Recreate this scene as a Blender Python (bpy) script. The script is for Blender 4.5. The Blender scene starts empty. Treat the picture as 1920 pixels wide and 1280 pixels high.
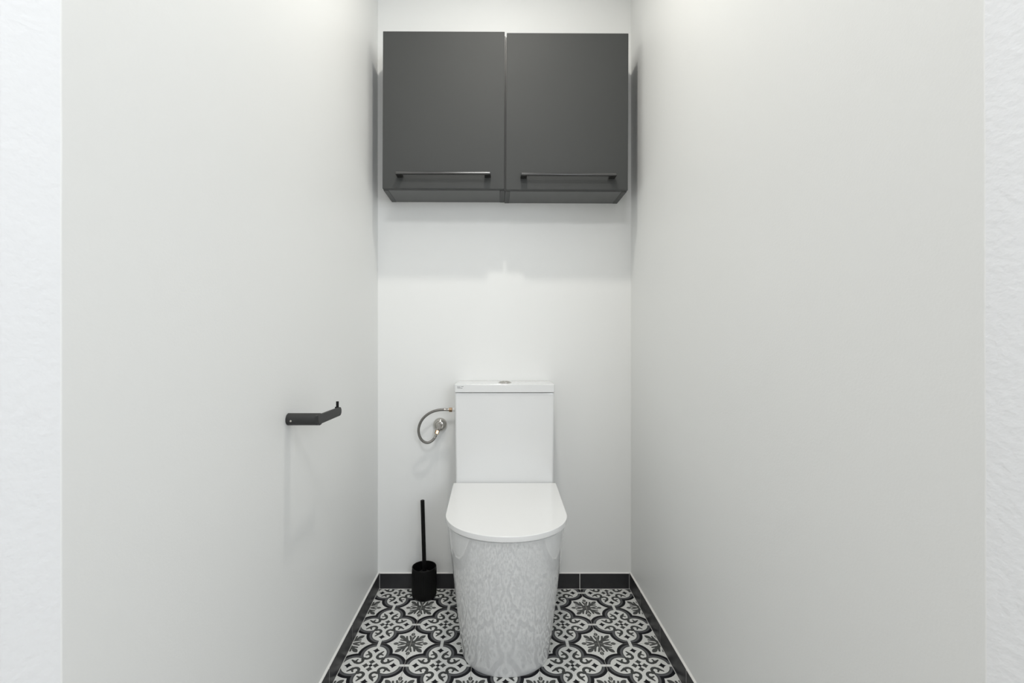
import bpy, bmesh, math, random
from mathutils import Vector, Matrix, noise
random.seed(7)
C = bpy.context.scene.collection
sc = bpy.context.scene
PI = math.pi

# ------------------------------------------------------------ camera, world, lights, exposure
EYE = 0.943
F = 853.3                                   # focal length in pixels of the 1920 px frame (16 mm)
VPX, VPY = 933.0, 652.0
cam = bpy.data.cameras.new('camera'); camo = bpy.data.objects.new('camera', cam); C.objects.link(camo)
cam.sensor_width = 36; cam.lens = 36 * F / 1920
cam.shift_x = (960 - VPX) / 1920; cam.shift_y = (VPY - 640) / 1920
cam.clip_start = 0.02
camo.location = (0, 0, EYE); camo.rotation_euler = (PI/2, 0, 0)
sc.camera = camo

world = bpy.data.worlds.new('world'); sc.world = world; world.use_nodes = True
world.node_tree.nodes['Background'].inputs[0].default_value = (0.75, 0.85, 1.0, 1)
world.node_tree.nodes['Background'].inputs[1].default_value = 0.6

def area(name, loc, rot, sx, sy, power, col, shape='RECTANGLE', spread=PI):
    l = bpy.data.lights.new(name, 'AREA'); l.shape = shape; l.size = sx
    if shape == 'RECTANGLE': l.size_y = sy
    l.energy = power; l.color = col; l.spread = spread
    o = bpy.data.objects.new(name, l); C.objects.link(o); o.location = loc; o.rotation_euler = rot
    return o
LAMP = (0.022, 1.05, 2.545)
area('downlight_light', (LAMP[0], LAMP[1], LAMP[2]-0.012), (0, 0, 0), 0.075, 0.075, 5.9, (1.0, 0.965, 0.89), 'DISK', 2.80)
# added daylight fill at an unseen hall window, to the right behind the camera
area('hall_daylight_fill', (1.00, -1.615, 1.60), (PI/2, 0, 0), 0.86, 1.1, 15.5, (0.91, 0.955, 1.0))
# added fill from overhead in the hall, as an unseen ceiling lamp
area('hall_top_fill', (-0.10, -0.45, 2.54), (0, 0, 0), 0.45, 0.45, 13.0, (1.0, 0.995, 0.985), 'DISK')
vs = sc.view_settings
vs.view_transform = 'Standard'; vs.look = 'None'; vs.gamma = 1; vs.exposure = 0.21; vs.use_curve_mapping = False

# ------------------------------------------------------------ helpers
def P(px, py, y):
    return Vector(((px - VPX) / F * y, y, EYE - (py - VPY) / F * y))
def obj(name, bm, m, parent=None, smooth=40, recalc=True):
    me = bpy.data.meshes.new(name)
    if recalc: bmesh.ops.recalc_face_normals(bm, faces=bm.faces)
    bm.to_mesh(me); bm.free()
    for mm in (m if isinstance(m, (list, tuple)) else [m]): me.materials.append(mm)
    if smooth:
        for p in me.polygons: p.use_smooth = True
        me.set_sharp_from_angle(angle=math.radians(smooth))
    o = bpy.data.objects.new(name, me); C.objects.link(o)
    if smooth:
        w = o.modifiers.new('weighted_normals', 'WEIGHTED_NORMAL'); w.keep_sharp = True; w.weight = 60
    if parent is not None: o.parent = parent
    return o
def tag(o, label, cat, group=None):
    o['label'] = label; o['category'] = cat
    if group: o['group'] = group
    return o
def thing(name, label, cat, loc=(0, 0, 0), group=None):
    o = bpy.data.objects.new(name, None); C.objects.link(o); o.location = loc; o.empty_display_size = 0.05
    return tag(o, label, cat, group)
def struct(name, bm, m, parent=None, **k):
    o = obj(name, bm, m, parent, **k)
    if parent is None: o['kind'] = 'structure'
    return o
def add_box(bm, x0, x1, y0, y1, z0, z1, bev=0.0, seg=2, off=(0, 0, 0)):
    t = bmesh.new()
    v = [t.verts.new((x - off[0], y - off[1], z - off[2])) for z in (z0, z1) for y in (y0, y1) for x in (x0, x1)]
    for f in ((0,1,3,2), (4,6,7,5), (0,4,5,1), (2,3,7,6), (0,2,6,4), (1,5,7,3)): t.faces.new([v[i] for i in f])
    if bev > 0: bmesh.ops.bevel(t, geom=t.edges[:], offset=bev, segments=seg, profile=0.5, affect='EDGES')
    me = bpy.data.meshes.new('t'); t.to_mesh(me); t.free(); bm.from_mesh(me); bpy.data.meshes.remove(me)
    return bm
def box(*a, **k):
    return add_box(bmesh.new(), *a, **k)
def loft(bm, rings, cap0=True, cap1=True):
    R = [[bm.verts.new(p) for p in r] for r in rings]
    n = len(R[0])
    for a, b in zip(R, R[1:]):
        for i in range(n): bm.faces.new((a[i], a[(i+1) % n], b[(i+1) % n], b[i]))
    if cap0: bm.faces.new(R[0])
    if cap1: bm.faces.new(R[-1])
    return bm
def lathe(bm, prof, n=48, M=None, cap0=True, cap1=True, rad=None):
    rings = []
    for r, z in prof:
        ring = []
        for i in range(n):
            a = 2*PI*i/n; rr = r if rad is None else rad(r, z, a)
            p = Vector((rr*math.cos(a), rr*math.sin(a), z))
            ring.append(M @ p if M else p)
        rings.append(ring)
    return loft(bm, rings, cap0, cap1)
def frame(p, d):
    d = Vector(d).normalized(); q = d.to_track_quat('Z', 'Y')
    return Matrix.Translation(p) @ q.to_matrix().to_4x4()
def cyl(bm, a, b, r, n=24, bev=0.0, r2=None):
    a = Vector(a); b = Vector(b); L = (b-a).length; r2 = r if r2 is None else r2
    prof = [(r-bev, 0), (r, bev), (r2, L-bev), (r2-bev, L)] if bev else [(r, 0), (r2, L)]
    return lathe(bm, prof, n, frame(a, b-a))
def spline(pts, n=8):
    out = []
    P_ = [pts[0]*2-pts[1]] + pts + [pts[-1]*2-pts[-2]]
    for i in range(1, len(P_)-2):
        a, b, c, d = P_[i-1:i+3]
        for k in range(n):
            t = k/n
            out.append(0.5*((2*b)+(c-a)*t+(2*a-5*b+4*c-d)*t*t+(3*b-a-3*c+d)*t**3))
    out.append(pts[-1]); return out
def tube(bm, pts, r, n=14):
    rings = []; up = Vector((0, 1, 0))
    for i, p in enumerate(pts):
        d = (pts[min(i+1, len(pts)-1)] - pts[max(i-1, 0)]).normalized()
        u = (up - d*up.dot(d)).normalized(); w = d.cross(u)
        rr = r(i) if callable(r) else r
        rings.append([p + (u*math.cos(2*PI*k/n) + w*math.sin(2*PI*k/n))*rr for k in range(n)])
    return loft(bm, rings)

# ------------------------------------------------------------ materials
def principled(name, col, rough=0.5, metal=0.0, coat=0.0, spec=0.5, ior=1.5):
    m = bpy.data.materials.new(name); m.use_nodes = True
    b = m.node_tree.nodes['Principled BSDF']
    b.inputs['Base Color'].default_value = (*col, 1); b.inputs['Roughness'].default_value = rough
    b.inputs['Metallic'].default_value = metal; b.inputs['Coat Weight'].default_value = coat
    b.inputs['Specular IOR Level'].default_value = spec; b.inputs['IOR'].default_value = ior
    return m
def noisy(m, col, amp=0.04, scale=20, bump=0.0, bscale=200, bdist=0.001, rvar=0.0, stretch=(1, 1, 1), detail=3):
    """procedural colour variation, roughness variation and fine relief"""
    nt = m.node_tree; N = nt.nodes; L = nt.links; b = N['Principled BSDF']
    tc = N.new('ShaderNodeTexCoord'); mp = N.new('ShaderNodeMapping'); mp.inputs['Scale'].default_value = stretch
    L.new(tc.outputs['Object'], mp.inputs[0])
    n = N.new('ShaderNodeTexNoise'); n.inputs['Scale'].default_value = scale; n.inputs['Detail'].default_value = detail
    L.new(mp.outputs[0], n.inputs['Vector'])
    r = N.new('ShaderNodeMapRange'); r.inputs['To Min'].default_value = 1-amp; r.inputs['To Max'].default_value = 1+amp
    L.new(n.outputs['Fac'], r.inputs[0])
    mx = N.new('ShaderNodeVectorMath'); mx.operation = 'SCALE'; mx.inputs[0].default_value = col
    L.new(r.outputs[0], mx.inputs['Scale']); L.new(mx.outputs[0], b.inputs['Base Color'])
    if rvar:
        q = N.new('ShaderNodeMapRange'); r0 = b.inputs['Roughness'].default_value
        q.inputs['To Min'].default_value = max(0, r0-rvar); q.inputs['To Max'].default_value = r0+rvar
        L.new(n.outputs['Fac'], q.inputs[0]); L.new(q.outputs[0], b.inputs['Roughness'])
    if bump:
        n2 = N.new('ShaderNodeTexNoise'); n2.inputs['Scale'].default_value = bscale; n2.inputs['Detail'].default_value = 2
        L.new(mp.outputs[0], n2.inputs['Vector'])
        bp = N.new('ShaderNodeBump'); bp.inputs['Strength'].default_value = bump; bp.inputs['Distance'].default_value = bdist
        L.new(n2.outputs['Fac'], bp.inputs['Height']); L.new(bp.outputs[0], b.inputs['Normal'])
    return m
WALLC = (0.865, 0.872, 0.862)
M_wall = noisy(principled('satin_white_paint', WALLC, 0.45, spec=0.35), WALLC, 0.008, 3, 0.25, 260, 0.0006)
M_back = noisy(principled('white_paint', WALLC, 0.5, spec=0.35), WALLC, 0.006, 3, 0.15, 260, 0.0005)
M_hall = noisy(principled('hall_plaster', (0.815, 0.822, 0.83), 0.6), (0.815, 0.822, 0.83), 0.015, 30, 0.5, 120, 0.0015)
M_ceil = noisy(principled('ceiling_paint', (0.87, 0.87, 0.855), 0.7), (0.87, 0.87, 0.855), 0.01, 6)
M_hfloor = noisy(principled('hall_floor', (0.58, 0.55, 0.50), 0.4), (0.58, 0.55, 0.50), 0.1, 8, stretch=(1, 8, 1))
M_grout = noisy(principled('light_grout', (0.42, 0.41, 0.385), 0.8), (0.42, 0.41, 0.385), 0.10, 60)
M_caulk = noisy(principled('white_caulk', (0.80, 0.79, 0.77), 0.4), (0.80, 0.79, 0.77), 0.04, 40)
M_btile = noisy(principled('anthracite_tile', (0.030, 0.030, 0.033), 0.38, spec=0.4), (0.030, 0.030, 0.033), 0.25, 30, 0.1, 90, 0.0006, 0.08)
CER = (0.81, 0.818, 0.818)
M_cer = noisy(principled('glazed_ceramic', CER, 0.0, coat=0.0, spec=0.5, ior=2.0), CER, 0.006, 8, 0.25, 55, 0.0004, stretch=(1, 1, 0.2), detail=0)
M_tank = noisy(principled('tank_ceramic', CER, 0.07, spec=0.5, ior=1.7), CER, 0.006, 8, 0.12, 12, 0.0015, detail=1)
M_lid = noisy(principled('white_duroplast', (0.84, 0.845, 0.84), 0.22, spec=0.4), (0.84, 0.845, 0.84), 0.004, 8)
M_chrome = noisy(principled('chrome', (0.52, 0.50, 0.47), 0.08, 1.0), (0.52, 0.50, 0.47), 0.05, 30)
M_brass = noisy(principled('brass_nut', (0.46, 0.32, 0.21), 0.22, 1.0), (0.46, 0.32, 0.21), 0.1, 60)
M_plastic = noisy(principled('white_plastic', (0.8, 0.8, 0.79), 0.35), (0.8, 0.8, 0.79), 0.02, 60)
M_black = noisy(principled('matt_black', (0.005, 0.005, 0.005), 0.45, spec=0.2), (0.006, 0.006, 0.006), 0.15, 60)
M_bristle = noisy(principled('black_bristle', (0.01, 0.01, 0.01), 0.6), (0.01, 0.01, 0.01), 0.3, 200)
M_pholder = noisy(principled('black_powder_coat', (0.022, 0.022, 0.022), 0.5, spec=0.5), (0.022, 0.022, 0.022), 0.2, 300, 0.3, 900, 0.0004)
CAB = (0.042, 0.0440, 0.0432)
M_cab = noisy(principled('anthracite_laminate', CAB, 0.62, spec=0.5), CAB, 0.05, 5, 0.05, 700, 0.0003, 0.04)
CABU = (0.045, 0.047, 0.046)
M_under_lit = noisy(principled('anthracite_lit_underside', (0.12, 0.123, 0.122), 0.45), (0.12, 0.123, 0.122), 0.08, 8)  # lighter than the doors: bounce light from floor and walls put into colour
M_edge = noisy(principled('anthracite_edging', CABU, 0.4), CABU, 0.05, 20)
M_handle = noisy(principled('black_metal_handle', (0.014, 0.0135, 0.013), 0.20, 0.0, spec=1.0), (0.02, 0.019, 0.018), 0.1, 60)
M_ink = noisy(principled('grey_print', (0.12, 0.12, 0.12), 0.5), (0.12, 0.12, 0.12), 0.1, 60)
M_glow = bpy.data.materials.new('lamp_diffuser'); M_glow.use_nodes = True
_b = M_glow.node_tree.nodes['Principled BSDF']; _b.inputs['Emission Color'].default_value = (1, .95, .86, 1); _b.inputs['Emission Strength'].default_value = 2

# braided steel: fine diagonal weave
M_hose = principled('braided_steel', (0.24, 0.235, 0.22), 0.38, 0.8)
def weave(m):
    nt = m.node_tree; N = nt.nodes; L = nt.links; b = N['Principled BSDF']
    tc = N.new('ShaderNodeTexCoord'); w = N.new('ShaderNodeTexWave'); w.inputs['Scale'].default_value = 160; w.bands_direction = 'DIAGONAL'
    L.new(tc.outputs['Object'], w.inputs[0])
    r = N.new('ShaderNodeValToRGB'); r.color_ramp.elements[0].color = (0.13, 0.125, 0.115, 1); r.color_ramp.elements[1].color = (0.34, 0.33, 0.31, 1)
    L.new(w.outputs['Fac'], r.inputs[0]); L.new(r.outputs[0], b.inputs['Base Color'])
    bp = N.new('ShaderNodeBump'); bp.inputs['Strength'].default_value = 0.4; bp.inputs['Distance'].default_value = 0.0005
    L.new(w.outputs['Fac'], bp.inputs['Height']); L.new(bp.outputs[0], b.inputs['Normal'])
weave(M_hose)

# printed encaustic tile: signed shapes folded into one octant of the tile
M_tile = principled('patterned_cement_tile', (0.6, 0.6, 0.58), 0.5, spec=0.22)
def tile_pattern(m):
    nt = m.node_tree; N = nt.nodes; Lk = nt.links
    class E:
        def __init__(s, k): s.k = k
        def __add__(s, o): return op('ADD', s, o)
        def __radd__(s, o): return op('ADD', o, s)
        def __sub__(s, o): return op('SUBTRACT', s, o)
        def __rsub__(s, o): return op('SUBTRACT', o, s)
        def __mul__(s, o): return op('MULTIPLY', s, o)
        def __rmul__(s, o): return op('MULTIPLY', o, s)
    def op(kind, *a, clamp=False):
        n = N.new('ShaderNodeMath'); n.operation = kind; n.use_clamp = clamp
        for i, v in enumerate(a):
            if isinstance(v, E): Lk.new(v.k, n.inputs[i])
            else: n.inputs[i].default_value = v
        return E(n.outputs[0])
    mx = lambda a, b: op('MAXIMUM', a, b)
    mn = lambda a, b: op('MINIMUM', a, b)
    ab = lambda a: op('ABSOLUTE', a)
    lt = lambda a, b: op('LESS_THAN', a, b)
    gt = lambda a, b: op('GREATER_THAN', a, b)
    ln = lambda a, b: op('SQRT', a*a + b*b)
    def circ(x, y, cx, cy): return ln(x-cx, y-cy)
    def caps(x, y, ax, ay, bx, by, r0, r1):           # tapered capsule mask
        dx, dy = bx-ax, by-ay; l2 = dx*dx+dy*dy
        t = op('MULTIPLY', (x-ax)*dx + (y-ay)*dy, 1/l2, clamp=True)
        return lt(ln(x-ax-t*dx, y-ay-t*dy) - t*(r1-r0), r0)
    def lens(x, y, ax, ay, bx, by, w):                # pointed leaf from A to B, half width w
        dx, dy = bx-ax, by-ay; l = math.hypot(dx, dy); dx, dy = dx/l, dy/l
        u = (x-ax)*dx + (y-ay)*dy - l/2; v = ab((x-ax)*(-dy) + (y-ay)*dx)
        R = ((l/2)**2 + w*w)/(2*w)
        return lt(ln(u, v + (R-w)), R)
    def star(x, y, cx, cy, r, e): return lt(op('POWER', ab(x-cx), e) + op('POWER', ab(y-cy), e), r**e)
    tc = N.new('ShaderNodeTexCoord'); sp = N.new('ShaderNodeSeparateXYZ'); Lk.new(tc.outputs['Object'], sp.inputs[0])
    U = ab(E(sp.outputs[0])*10.0); V = ab(E(sp.outputs[1])*10.0)
    a = mx(U, V); b = mn(U, V)
    # quatrefoil bands
    d = circ(a, b, 0.515, 0.0)
    outer = gt(a+b, 0.50)
    def ring(r0, r1): return gt(d, r0)*lt(d, r1)*outer
    band = ring(0.345, 0.445); mid = ring(0.372, 0.432); blk = ring(0.440, 0.530)
    bridge = gt(a, 0.80)*lt(b, 0.048)
    nb = 1.0 - bridge
    # scrolls
    ds = circ(a, b, 0.395, 0.205)
    notop = 1.0 - gt((a-0.395)*0.35 + (b-0.205)*0.94, 0.03)*gt(a, 0.355)
    scroll = gt(ds, 0.062)*lt(ds, 0.148)*notop
    leaf = mx(caps(a, b, 0.49, 0.135, 0.62, 0.235, 0.050, 0.023), caps(a, b, 0.505, 0.165, 0.455, 0.258, 0.034, 0.025))
    hook = lt(ds, 0.066)
    scr = mx(scroll, leaf)
    # little crosses
    bstar = star(a, b, 0.665, 0.0, 0.125, 0.72)
    cross = mx(star(a, b, 0.155, 0.0, 0.108, 0.80), lt(ln(a-0.12, b), 0.045))
    cdia = lt(a+b, 0.066)
    # snowflake in the corners
    u2 = 1.0-U; v2 = 1.0-V; s = mx(u2, v2); t = mn(u2, v2)
    sf = lens(s, t, 0.375, 0.0, 0.55, 0.0, 0.062)
    sf = mx(sf, lt(ln(s, t), 0.155))
    sf = mx(sf, caps(s, t, 0.13, 0.0, 0.375, 0.076, 0.036, 0.030))
    sf = mx(sf, caps(s, t, 0.10, 0.0, 0.385, 0.0, 0.030, 0.008))
    sf = mx(sf, caps(s, t, 0.08, 0.08, 0.27, 0.27, 0.055, 0.045))
    sf = mx(sf, caps(s, t, 0.17, 0.15, 0.355, 0.185, 0.045, 0.030))
    sf = mx(sf, lens(s, t, 0.225, 0.225, 0.415, 0.415, 0.072))
    gap = caps(s, t, 0.165, 0.062, 0.33, 0.118, 0.022, 0.010)
    sf = sf*(1.0-gap)
    def mix(fac, c, prev):
        n = N.new('ShaderNodeMix'); n.data_type = 'RGBA'
        Lk.new(fac.k, n.inputs['Factor'])
        if prev is None: n.inputs['A'].default_value = (0.75, 0.755, 0.735, 1)
        else: Lk.new(prev, n.inputs['A'])
        n.inputs['B'].default_value = (*c, 1); return n.outputs['Result']
    DG = (0.055, 0.058, 0.056); MG = (0.115, 0.117, 0.124); BK = (0.006, 0.006, 0.009)
    c = mix(sf, (0.080, 0.083, 0.081), None)
    c = mix(band*nb, DG, c); c = mix(mid*nb, MG, c); c = mix(blk*nb, BK, c)
    c = mix(scr, DG, c)
    c = mix(cross, DG, c); c = mix(mx(cdia, bstar), BK, c)
    # slight mottling of the glaze
    n = N.new('ShaderNodeTexNoise'); n.inputs['Scale'].default_value = 220; Lk.new(tc.outputs['Object'], n.inputs['Vector'])
    r = N.new('ShaderNodeMapRange'); r.inputs['To Min'].default_value = 0.90; r.inputs['To Max'].default_value = 1.10; Lk.new(n.outputs['Fac'], r.inputs[0])
    v = N.new('ShaderNodeVectorMath'); v.operation = 'SCALE'; Lk.new(c, v.inputs[0]); Lk.new(r.outputs[0], v.inputs['Scale'])
    Lk.new(v.outputs[0], N['Principled BSDF'].inputs['Base Color'])
tile_pattern(M_tile)

# ------------------------------------------------------------ room shell
XL, XR, YB, YO, H = -0.4705, 0.524, 1.788, 0.490, 2.56
HX, HY = 1.5, -1.6                                       # hall half width, hall far wall
def side_wall(name, sgn, xw, y_top, y_bot, sx):
    """partition of the toilet room, with its plastered splayed end and the hall face beside it"""
    bm = bmesh.new(); rings = []; n = 40
    for k in range(n+1):
        z = H*k/n; t = k/n
        ya = y_bot + (y_top-y_bot)*t + 0.0008*noise.noise(Vector((sgn*5, 0, z*9)))
        e = 0.0006*noise.noise(Vector((sgn*9, 3, z*14)))
        rings.append([Vector(p) for p in (
            (xw, YB+0.10, z), (xw, ya+0.002, z), (xw+sgn*(0.0008), ya, z),
            (xw+sgn*(sx+e), ya-0.030, z), (xw+sgn*(sx+0.003), ya-0.0315, z), (sgn*HX, ya-0.0315, z), (sgn*HX, YB+0.10, z))])
    loft(bm, rings)
    return struct(name, bm, [M_wall, M_hall])
wl = side_wall('wall_left', -1, XL, 0.4895, 0.4910, 0.030)
wr = side_wall('wall_right', 1, XR, 0.4925, 0.4872, 0.014)
for w in (wl, wr):
    for p in w.data.polygons:
        c = p.center
        if c.y < 0.4905 and abs(c.x) > 0.4712 and (c.x < 0 or c.x > 0.5245): p.material_index = 1
struct('wall_back', box(XL-0.03, XR+0.03, YB, YB+0.12, 0, H), M_back, smooth=0)
struct('ceiling', box(-HX-0.05, HX+0.05, HY-0.05, YB+0.12, H, H+0.08), M_ceil, smooth=0)
bm = box(-HX-0.1, 0.55, HY-0.1, HY, 0, H); add_box(bm, 1.45, HX+0.1, HY-0.1, HY, 0, H)
add_box(bm, 0.55, 1.45, HY-0.1, HY, 0, 1.03); add_box(bm, 0.55, 1.45, HY-0.1, HY, 2.17, H)
struct('wall_hall', bm, M_hall, smooth=0)
struct('wall_hall_left', box(-HX-0.1, -HX, HY, 0.50, 0, H), M_hall, smooth=0)
struct('wall_hall_right', box(HX, HX+0.1, HY, 0.50, 0, H), M_hall, smooth=0)

FZ = -0.012
floor = struct('floor', box(XL-0.02, XR+0.02, 0.452, YB+0.02, FZ-0.05, -0.0005), M_grout, smooth=0)
struct('floor_hall', box(-HX-0.1, HX+0.1, HY-0.1, 0.4535, FZ-0.05, 0), M_hfloor, smooth=0)
# floor tiles: columns centred on x = .0225 + .2 k, rows on y = .552 + .2 k
G = 0.0007
cache = {}
for j in range(7):
    cy = 0.552 + 0.2*j
    for i in range(-2, 3):
        cx = 0.0225 + 0.2*i
        x0, x1 = max(cx-0.1+G, XL+0.002), min(cx+0.1-G, XR-0.002)
        y0, y1 = cy-0.1+G, min(cy+0.1-G, YB-0.002)
        key = (round(x0-cx, 4), round(x1-cx, 4), round(y0-cy, 4), round(y1-cy, 4))
        if key in cache:
            o = bpy.data.objects.new('tile', cache[key]); C.objects.link(o)
        else:
            o = obj('tile', box(x0, x1, y0, y1, -0.0015, 0.0, bev=0.0003, seg=1, off=(cx, cy, 0)), M_tile, smooth=0)
            cache[key] = o.data
        o.parent = floor; o.location = (cx, cy, random.uniform(-0.0001, 0.0001))

# skirting of dark tiles with a bead of white caulk on top
BH, BT = 0.0600, 0.0070
def skirting(name, pts, joints, fixed, axis, sgn):
    """axis 'y': runs along y on the wall x = fixed; axis 'x': runs along x on the wall y = fixed"""
    a0, a1 = pts
    def bx(a, b, d0, d1, z0, z1, **k):
        lo, hi = sorted((fixed+sgn*d0, fixed+sgn*d1))
        return box(lo, hi, a, b, z0, z1, **k) if axis == 'y' else box(a, b, lo, hi, z0, z1, **k)
    base = struct(name, bx(a0, a1, 0.0, BT-0.0007, 0.0, BH-0.001), M_caulk, smooth=0)
    # caulk bead, triangular
    bm = bmesh.new()
    prof = [(0.0, BH-0.002), (BT-0.0012, BH-0.002), (BT-0.0012, BH), (0.0006, BH+0.0022), (0.0, BH+0.0022)]
    r = []
    for a in (a0, a1):
        r.append([Vector((fixed+sgn*d, a, z)) if axis == 'y' else Vector((a, fixed+sgn*d, z)) for d, z in prof])
    loft(bm, r); obj('caulk_bead', bm, M_caulk, base, smooth=0)
    obj('grout_bead', bx(a0, a1, 0.001, BT+0.0012, -0.0003, 0.0011), M_caulk, base, smooth=0)
    e = [a0] + joints + [a1]
    for a, b in zip(e, e[1:]):
        g0 = 0.0012; obj('tile', bx(a+g0, b-g0, 0.001, BT, 0.0006, BH-0.0007, bev=0.0008, seg=2), M_btile, base, smooth=30)
    return base
jy = [0.652+0.2*k for k in range(6)]
skirting('baseboard_left', (0.494, YB), [y+0.004 for y in jy], XL, 'y', 1)
skirting('baseboard_right', (0.494, YB), [y-0.003 for y in jy], XR, 'y', -1)
skirting('baseboard_back', (XL+BT+0.0012, XR-BT-0.0012), [-0.2775, -0.0775, 0.1225, 0.3220], YB, 'x', -1)

# ------------------------------------------------------------ wall cabinets
DOORF = 1.632; CARF = 1.654
def cabinet(x0, x1, zb, zt, tilt, hx0, hx1, label):
    cx = (x0+x1)/2
    t = thing('wall_cabinet', label, 'cabinet', (cx, YB, zb), 'anthracite wall cabinets above the toilet')
    O = (cx, YB, zb); T = 0.018
    obj('side_panel', box(x0, x0+T, CARF, YB-0.0008, zb, zt, bev=0.0006, seg=1, off=O), M_edge, t)
    obj('side_panel', box(x1-T, x1, CARF, YB-0.0008, zb, zt, bev=0.0006, seg=1, off=O), M_edge, t)
    obj('bottom_panel', box(x0+T, x1-T, CARF, YB-0.0008, zb+0.0005, zb+T, bev=0.0006, seg=1, off=O), M_under_lit, t)
    obj('top_panel', box(x0+T, x1-T, CARF, YB-0.0008, zt-T, zt-0.0005, bev=0.0006, seg=1, off=O), M_cab, t)
    obj('back_panel', box(x0+T, x1-T, YB-0.010, YB-0.004, zb+T, zt-T, off=O), M_cab, t, smooth=0)
    d = obj('door', box(x0+(0.0018 if x0 < 0 else 0.0034), x1-0.0036 if x0 < 0 else x1-0.0018, DOORF, DOORF+0.018, zb-0.0005, zt+0.001, bev=0.0012, seg=2, off=O), M_cab, t)
    # bow handle: a slim flat bar on two feet
    zc = zb + 0.0435; h = bmesh.new(); yb = 1.597
    bz0, bz1 = zc-0.0050, zc+0.0050
    add_box(h, hx0, hx1, yb, yb+0.0095, bz0, bz1, bev=0.0028, seg=4, off=O)
    for a in (hx0, hx1-0.022):
        add_box(h, a, a+0.022, yb+0.004, DOORF+0.0005, bz0+0.0004, bz1-0.0006, bev=0.0010, seg=2, off=O)
    obj('handle', h, M_handle, d)
    t.rotation_euler = (0, tilt, 0)
    return t
cabinet(-0.4150, 0.0270, 1.5142, 2.0765, 0.0036, -0.3600, -0.0245, 'anthracite two-part wall cabinet, left unit, handle nearer the paper holder side')
cabinet(0.0272, 0.4690, 1.5098, 2.0705, 0.0042, 0.0820, 0.4190, 'anthracite wall cabinet, right unit, mounted against the left unit')

# ------------------------------------------------------------ toilet
TX = 0.0253
tl = thing('toilet', 'white close-coupled toilet with closed flat lid against the back wall', 'toilet', (TX, 1.5, 0))
def dsec(w_back, w_mid, yf, ry, yb, z, n=28, e=2.15):
    """D-shaped section, back to front; local to the toilet"""
    pts = []; ym = yf + ry
    for k in range(7): pts.append((w_back + (w_mid-w_back)*k/6.0, yb + (ym-yb)*k/6.0))
    for k in range(1, n):
        a = PI/2*k/n; pts.append((w_mid*abs(math.cos(a))**(2/e), ym - ry*abs(math.sin(a))**(2/e)))
    pts.append((0, yf))
    full = pts + [(-x, y) for x, y in reversed(pts[:-1])]
    return [Vector((x, y-1.5, z)) for x, y in full]
rings = []
ZT = 0.4375
N_ = 26
for k in range(N_+1):
    t = k/N_; z = 0.012 + (ZT-0.012)*t
    wm = 0.1375 + (0.1720-0.1375)*(t**0.92); yf = 1.2985 + (1.1765-1.2985)*(t**1.02)
    ry = 0.135 + 0.035*t; wb = 0.150 + 0.026*t
    rings.append(dsec(wb, wm, yf, ry, 1.785, z))
f0 = rings[0]
lo = [dsec(0.146, 0.1335, 1.3025, 0.133, 1.785, 0.0), dsec(0.149, 0.1362, 1.2998, 0.1345, 1.785, 0.004)]
hi = [dsec(0.1745, 0.1705, 1.1785, 0.169, 1.785, ZT+0.0022), dsec(0.171, 0.167, 1.182, 0.167, 1.785, ZT+0.0030)]
bm = bmesh.new(); loft(bm, lo+rings+hi)
obj('bowl', bm, M_cer, tl, smooth=50)
# thin seat ring, recessed under the lid
bm = bmesh.new(); LZ = 0.4600
loft(bm, [dsec(0.176, 0.170, 1.176, 0.169, 1.627, z) for z in (0.4402, 0.4445)])
obj('seat', bm, M_lid, tl)
def lidsec(d, z): return dsec(0.1835-d, 0.1765-d, 1.1640+d, 0.173-d, 1.6290-d, z, n=40, e=2.06)
bm = bmesh.new()
loft(bm, [lidsec(0.0030, 0.4442), lidsec(0.0008, 0.4448), lidsec(0.0, 0.4460), lidsec(0.0, LZ-0.0018), lidsec(0.0004, LZ-0.0007), lidsec(0.0012, LZ-0.0001), lidsec(0.0022, LZ)])
obj('lid', bm, M_lid, tl, smooth=60)
for s in (-0.105, 0.105):
    bm = bmesh.new(); cyl(bm, (s-0.018, 0.1335, 0.4475), (s+0.018, 0.1335, 0.4475), 0.0042, 16); obj('hinge', bm, M_chrome, tl)
def rrect(w, y0, y1, r, z, n=6):
    pts = []
    for cx, cy, a0 in ((w-r, y1-0.002, 0), (-(w-r), y1-0.002, 90), (-(w-r), y0+r, 180), (w-r, y0+r, 270)):
        rr = r if cy < y1-0.01 else 0.002
        if rr == 0.002: cx = math.copysign(w-0.002, cx)
        for k in range(n+1):
            a = math.radians(a0+90*k/n); pts.append(Vector((cx+rr*math.cos(a), cy+rr*math.sin(a)-1.5, z)))
    return pts
bm = bmesh.new()
TS = [(0.1755, 1.6355, 0.4400), (0.1762, 1.6350, 0.50), (0.1778, 1.6335, 0.66), (0.17885, 1.63215, 0.7755), (0.1790, 1.6320, 0.778), (0.1780, 1.6330, 0.7815)]
loft(bm, [rrect(w, y, 1.785, 0.0075, z) for w, y, z in TS])
obj('tank', bm, M_tank, tl, smooth=50)
bm = bmesh.new()
loft(bm, [rrect(0.1800-d, 1.6275+d, 1.786, 0.006, z) for d, z in ((0.002, 0.7835), (0.0006, 0.7840), (0, 0.7850), (0, 0.7858), (0, 0.8104), (0, 0.8112), (0.0008, 0.8128), (0.0025, 0.8135))])
tk = obj('tank_lid', bm, M_tank, tl, smooth=60)
bm = bmesh.new()                                      # chrome double flush button
bt = bmesh.new(); lathe(bt, [(0.0250, 0), (0.0250, 0.0010), (0.0238, 0.0016), (0.0225, 0.0010)], 40, Matrix.Translation((0.0022, 0.207, 0.8134)))
fb = obj('flush_button', bt, M_chrome, tl)
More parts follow.
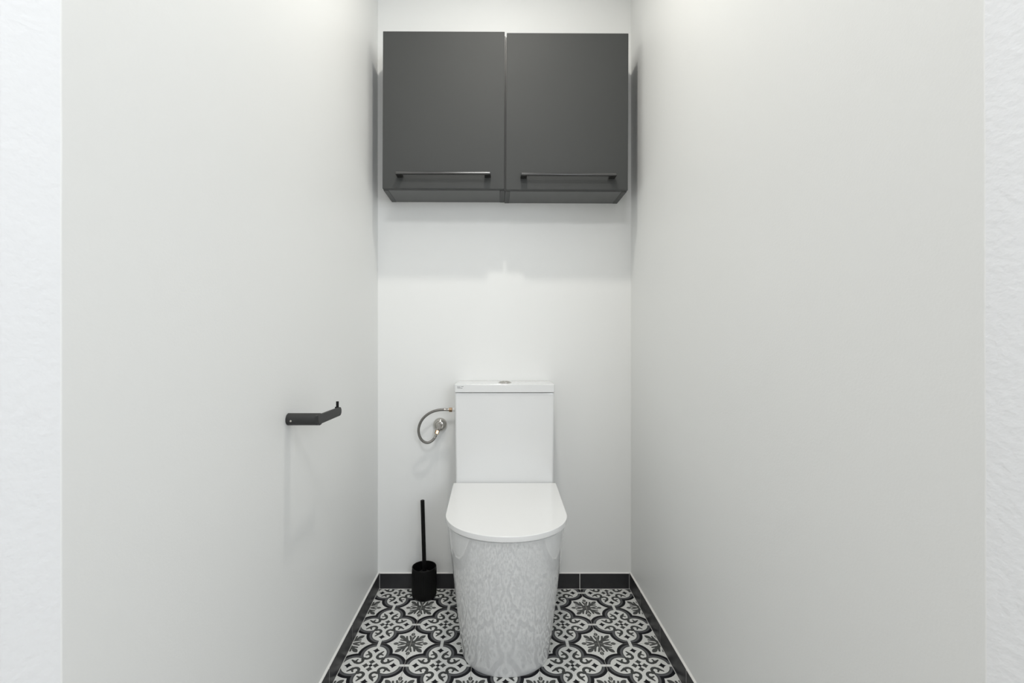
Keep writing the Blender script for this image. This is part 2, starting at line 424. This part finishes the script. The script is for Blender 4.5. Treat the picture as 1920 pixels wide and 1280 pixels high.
for s in (-1, 1):
    bm = bmesh.new(); rg = []
    for k in range(7):
        a = k/6*PI/2; R = 0.0222*math.cos(a*0.93); z = 0.0066*math.sin(a)
        ring = []
        for q in range(17):
            b = -PI/2 + PI*q/16
            x = max(0.0009, R*math.cos(b)); ring.append(Vector((0.0022+s*x, 0.207+R*math.sin(b), 0.8140+z)))
        rg.append(ring)
    loft(bm, rg); obj('button_half', bm, M_chrome, fb)
bm = bmesh.new()                                      # small two-line print on the tank lid
yl = 1.6273-1.5
def pl(px0, px1, py0, py1, sl=0.0):
    for a, b in ((px0, px1),):
        A = P(a, py0, 1.6273); B = P(b, py1, 1.6273)
        v = [bm.verts.new((x-TX, yl, z)) for x, z in ((A.x, A.z-sl), (B.x, A.z+sl), (B.x, B.z+sl), (A.x, B.z-sl))]
        f = bmesh.ops.extrude_face_region(bm, geom=[bm.faces.new(v)])
        bmesh.ops.translate(bm, verts=[g for g in f['geom'] if isinstance(g, bmesh.types.BMVert)], vec=(0, 0.0003, 0))
x = 857.0
for w in (1.3, 1.1, 1.5, 1.0): pl(x, x+w, 724.6, 725.6, 0.0); x += w+0.35
x = 864.8
for w in (1.2, 1.0, 1.3): pl(x, x+w, 724.1, 725.0); x += w+0.3
x = 857.4
for w in (0.8, 1.0, 0.9, 1.2, 0.8, 1.0, 0.9, 0.8): pl(x, x+w, 727.0, 727.9); x += w+0.35
obj('printed_mark', bm, M_ink, tl, smooth=0)['label'] = 'small grey two-line print on the tank lid'
bm = bmesh.new()
c0 = P(848.2, 767.9, 1.72)
cyl(bm, (c0.x-TX, 0.22, c0.z), (-0.1785, 0.22, c0.z), 0.0068, 20, 0.0008)
cyl(bm, (-0.1815, 0.22, c0.z), (-0.1780, 0.22, c0.z), 0.0105, 20, 0.0008)
obj('inlet_fitting', bm, M_plastic, tl)

# ------------------------------------------------------------ stop valve and hose
vc = P(823.8, 797.5, 1.760)
va = thing('stop_valve', 'round chrome stop valve on the back wall beside the tank', 'valve', (vc.x, YB, vc.z))
def V(x, y, z): return Vector((x-vc.x, y-YB, z-vc.z))
bm = bmesh.new()
lathe(bm, [(0.0262, 0.0005), (0.0266, 0.004), (0.0262, 0.010), (0.0240, 0.0160), (0.0205, 0.0205), (0.0150, 0.0235), (0.0100, 0.0245)], 40, frame((0, 0, 0), (0, -1, 0)))
obj('rosette', bm, M_chrome, va)
bm = bmesh.new()
lathe(bm, [(0.0100, 0.0190), (0.0100, 0.030), (0.0090, 0.0318), (0.0072, 0.0325), (0.0060, 0.0425), (0.0050, 0.0435)], 28, frame((0, 0, 0), (0, -1, 0)))
nA = P(820.6, 806.5, 1.757); nB = P(818.2, 813.4, 1.753)
cyl(bm, V(*P(822.5, 799, 1.762)), V(*nA), 0.0062, 20)
obj('valve_body', bm, M_chrome, va)
bm = bmesh.new()
loft(bm, [[Vector((a*math.cos(2*PI*k/28)*0.0070+0.0022, y, a*math.sin(2*PI*k/28)*0.0130)) for k in range(28)] for a, y in ((0.8, -0.0405), (1.0, -0.0425), (1.0, -0.0500), (0.8, -0.0525))])
kn = obj('knob', bm, M_chrome, va)

hp = [P(817.6, 815.0, 1.752), P(815.0, 820.3, 1.750), P(809.8, 826.2, 1.747), P(801.8, 829.6, 1.742), P(793.4, 827.0, 1.737), P(787.4, 819.3, 1.733),
      P(784.8, 808.4, 1.729), P(786.2, 797.6, 1.726), P(791.2, 787.0, 1.723), P(799.8, 778.0, 1.721), P(811.5, 771.3, 1.720), P(824.0, 768.2, 1.720), P(836.0, 767.6, 1.720)]
hs = thing('water_hose', 'braided grey water hose looping from the valve to the tank', 'hose', hp[6])
H0 = hp[6]
bm = bmesh.new(); tube(bm, [p-H0 for p in spline(hp, 8)], 0.0050); obj('hose', bm, M_hose, hs)
def nut(a, b, r, m, n=6):
    bm = bmesh.new(); L = (b-a).length
    lathe(bm, [(r*0.9, 0), (r, 0.001), (r, L-0.001), (r*0.9, L)], n, frame(a-H0, b-a)); o = obj('nut', bm, m, hs, smooth=20); o['label'] = 'brass nut'; return o
def ferrule(a, b):
    bm = bmesh.new(); L = (b-a).length
    lathe(bm, [(0.0050, 0), (0.0057, 0.0008), (0.0052, L*0.45), (0.0057, L*0.7), (0.0054, L)], 20, frame(a-H0, b-a)); obj('ferrule', bm, M_chrome, hs)
nut(nA, nB, 0.0082, M_brass); ferrule(P(818.1, 813.6, 1.753), P(814.6, 821.0, 1.750))
ferrule(P(833.0, 767.6, 1.720), P(841.8, 767.8, 1.720)); nut(P(841.9, 767.8, 1.72), P(848.0, 767.9, 1.72), 0.0090, M_brass)

# ------------------------------------------------------------ toilet brush and its holder
BX, BY, BR = -0.2788, 1.7295, 0.0468
bh = thing('brush_holder', 'black ribbed cylindrical toilet brush holder standing on the floor tiles', 'brush holder', (BX, BY, 0))
bm = bmesh.new()
NF = 56; NS = NF*4
def rib(r, z, a):
    f = 1.0 if 0.010 < z < 0.104 and r > BR-0.003 else 0.0
    return r - f*0.0012*(0.5-0.5*math.cos(NF*a))
prof = [(0.028, 0.0), (0.0385, 0.0006), (0.0425, 0.003), (0.0452, 0.0075), (0.0462, 0.0115), (BR, 0.020), (BR, 0.060), (BR, 0.1035), (0.0460, 0.1045), (0.0460, 0.1130), (0.0452, 0.1145),
        (0.0438, 0.1148), (0.0426, 0.1140), (0.0422, 0.112), (0.0415, 0.030), (0.036, 0.012), (0.02, 0.011)]
lathe(bm, prof, NS, None, rad=rib)
obj('cup', bm, M_black, bh, smooth=60)
th = P(792.1, 937.2, BY); tb = P(795.6, 1060, BY)
tb2 = Vector((tb.x+0.0006, BY, 0.105))
br = thing('toilet_brush', 'slim black toilet brush handle standing upright in the ribbed holder', 'brush', (BX, BY, 0.0125))
B0 = Vector((BX, BY, 0.0125))
bm = bmesh.new(); cyl(bm, tb2-B0-Vector((0, 0, 0.012)), th-B0, 0.0076, 28, 0.0010); obj('handle', bm, M_black, br)
bm = bmesh.new(); lathe(bm, [(0.008, 0.0), (0.026, 0.002), (0.031, 0.010), (0.031, 0.066), (0.026, 0.076), (0.010, 0.080)], 96, None, rad=lambda r, z, a: r-(0.002*(0.5-0.5*math.cos(32*a)) if r > 0.02 else 0))
obj('brush_head', bm, M_bristle, br)
bm = bmesh.new(); lathe(bm, [(0.0078, 0.0795), (0.0150, 0.0800), (0.0150, 0.0830), (0.0078, 0.0860)], 28); obj('collar', bm, M_black, br)

# ------------------------------------------------------------ paper holder on the left wall
PY = 1.021; pz = EYE - (785.6-VPY)/F*PY
ph = thing('paper_holder', 'black toilet paper holder without a roll on the left wall', 'paper holder', (XL, PY, pz))
bm = bmesh.new(); xe = 0.0725
lathe(bm, [(0.0128, 0.0004), (0.0136, 0.0012), (0.0136, xe-0.0003), (0.0125, xe+0.0012)], 40, frame((0, 0, 0), (1, 0, 0)))
obj('post', bm, M_pholder, ph)
sx = P(544.9, 787.2, PY-0.0135)
bm = bmesh.new(); sd = Vector((0, -1, -0.08)).normalized(); sp_ = Vector((sx.x-XL, 0, -0.0012))
lathe(bm, [(0.0026, 0.0125), (0.0026, 0.0136), (0.0021, 0.0142), (0.0012, 0.0138)], 20, frame(sp_, sd)); obj('screw', bm, M_chrome, ph)['label'] = 'small bright metal grub screw'
# flat strap arm, running back into the room from the end of the post
bm = bmesh.new(); ya, yb = -0.0152, 0.140; hz = 0.0108
sec = []
for y, z in [(ya, -hz+0.002), (ya, hz-0.002), (ya+0.002, hz)] + [(yb-0.010+0.010*math.sin(math.radians(t)), hz-0.010+0.010*math.cos(math.radians(t))) for t in range(0, 91, 15)] + \
            [(yb-0.010+0.010*math.cos(math.radians(t)), -(hz-0.010)-0.010*math.sin(math.radians(t))) for t in range(0, 91, 15)] + [(ya+0.002, -hz)]:
    sec.append((y, z))
xs = (xe-0.0060, xe-0.0052, xe-0.0006, xe+0.0002)
def inset(s, d): return [(y + (d if y < 0 else -d if y > yb-0.012 else 0), z*(1-d/hz)) for y, z in s]
loft(bm, [[Vector((x, y, z-0.0005)) for y, z in inset(sec, d)] for x, d in zip(xs, (0.0008, 0, 0, 0.0008))])
obj('arm', bm, M_pholder, ph, smooth=50)
pp = P(632.7, 757.0, PY+0.127)
bm = bmesh.new(); px_ = pp.x-XL; py_ = 0.127
cyl(bm, (px_, py_, hz-0.004), (px_, py_, pp.z+0.0065-pz), 0.0034, 16, 0.0004)
add_box(bm, px_-0.0058, xe-0.003, py_-0.0026, py_+0.0026, hz-0.0060, hz+0.0006, bev=0.0006, seg=1)
obj('stop_pin', bm, M_black, ph)

# ------------------------------------------------------------ lamps above the frame
def downlight(loc, r, label, group=None):
    t = thing('ceiling_light', label, 'ceiling light', (loc[0], loc[1], H), group)
    bm = bmesh.new(); lathe(bm, [(r, -0.0004), (r+0.018, -0.0004), (r+0.018, -0.003), (r+0.002, -0.0050), (r, -0.0045)], 40, cap0=False, cap1=False)
    obj('trim_ring', bm, M_plastic, t)
    bm = bmesh.new(); lathe(bm, [(r*0.5, -0.0008), (r, -0.0008), (r, -0.0022), (r*0.5, -0.0022)], 40); obj('diffuser', bm, M_glow, t)
downlight(LAMP, 0.035, 'round white recessed downlight above the toilet room, out of the frame')
downlight((-0.10, -0.45), 0.22, 'added round flat fill lamp of the hall, unseen behind the camera')  # added fixture to go with the hall's overhead fill
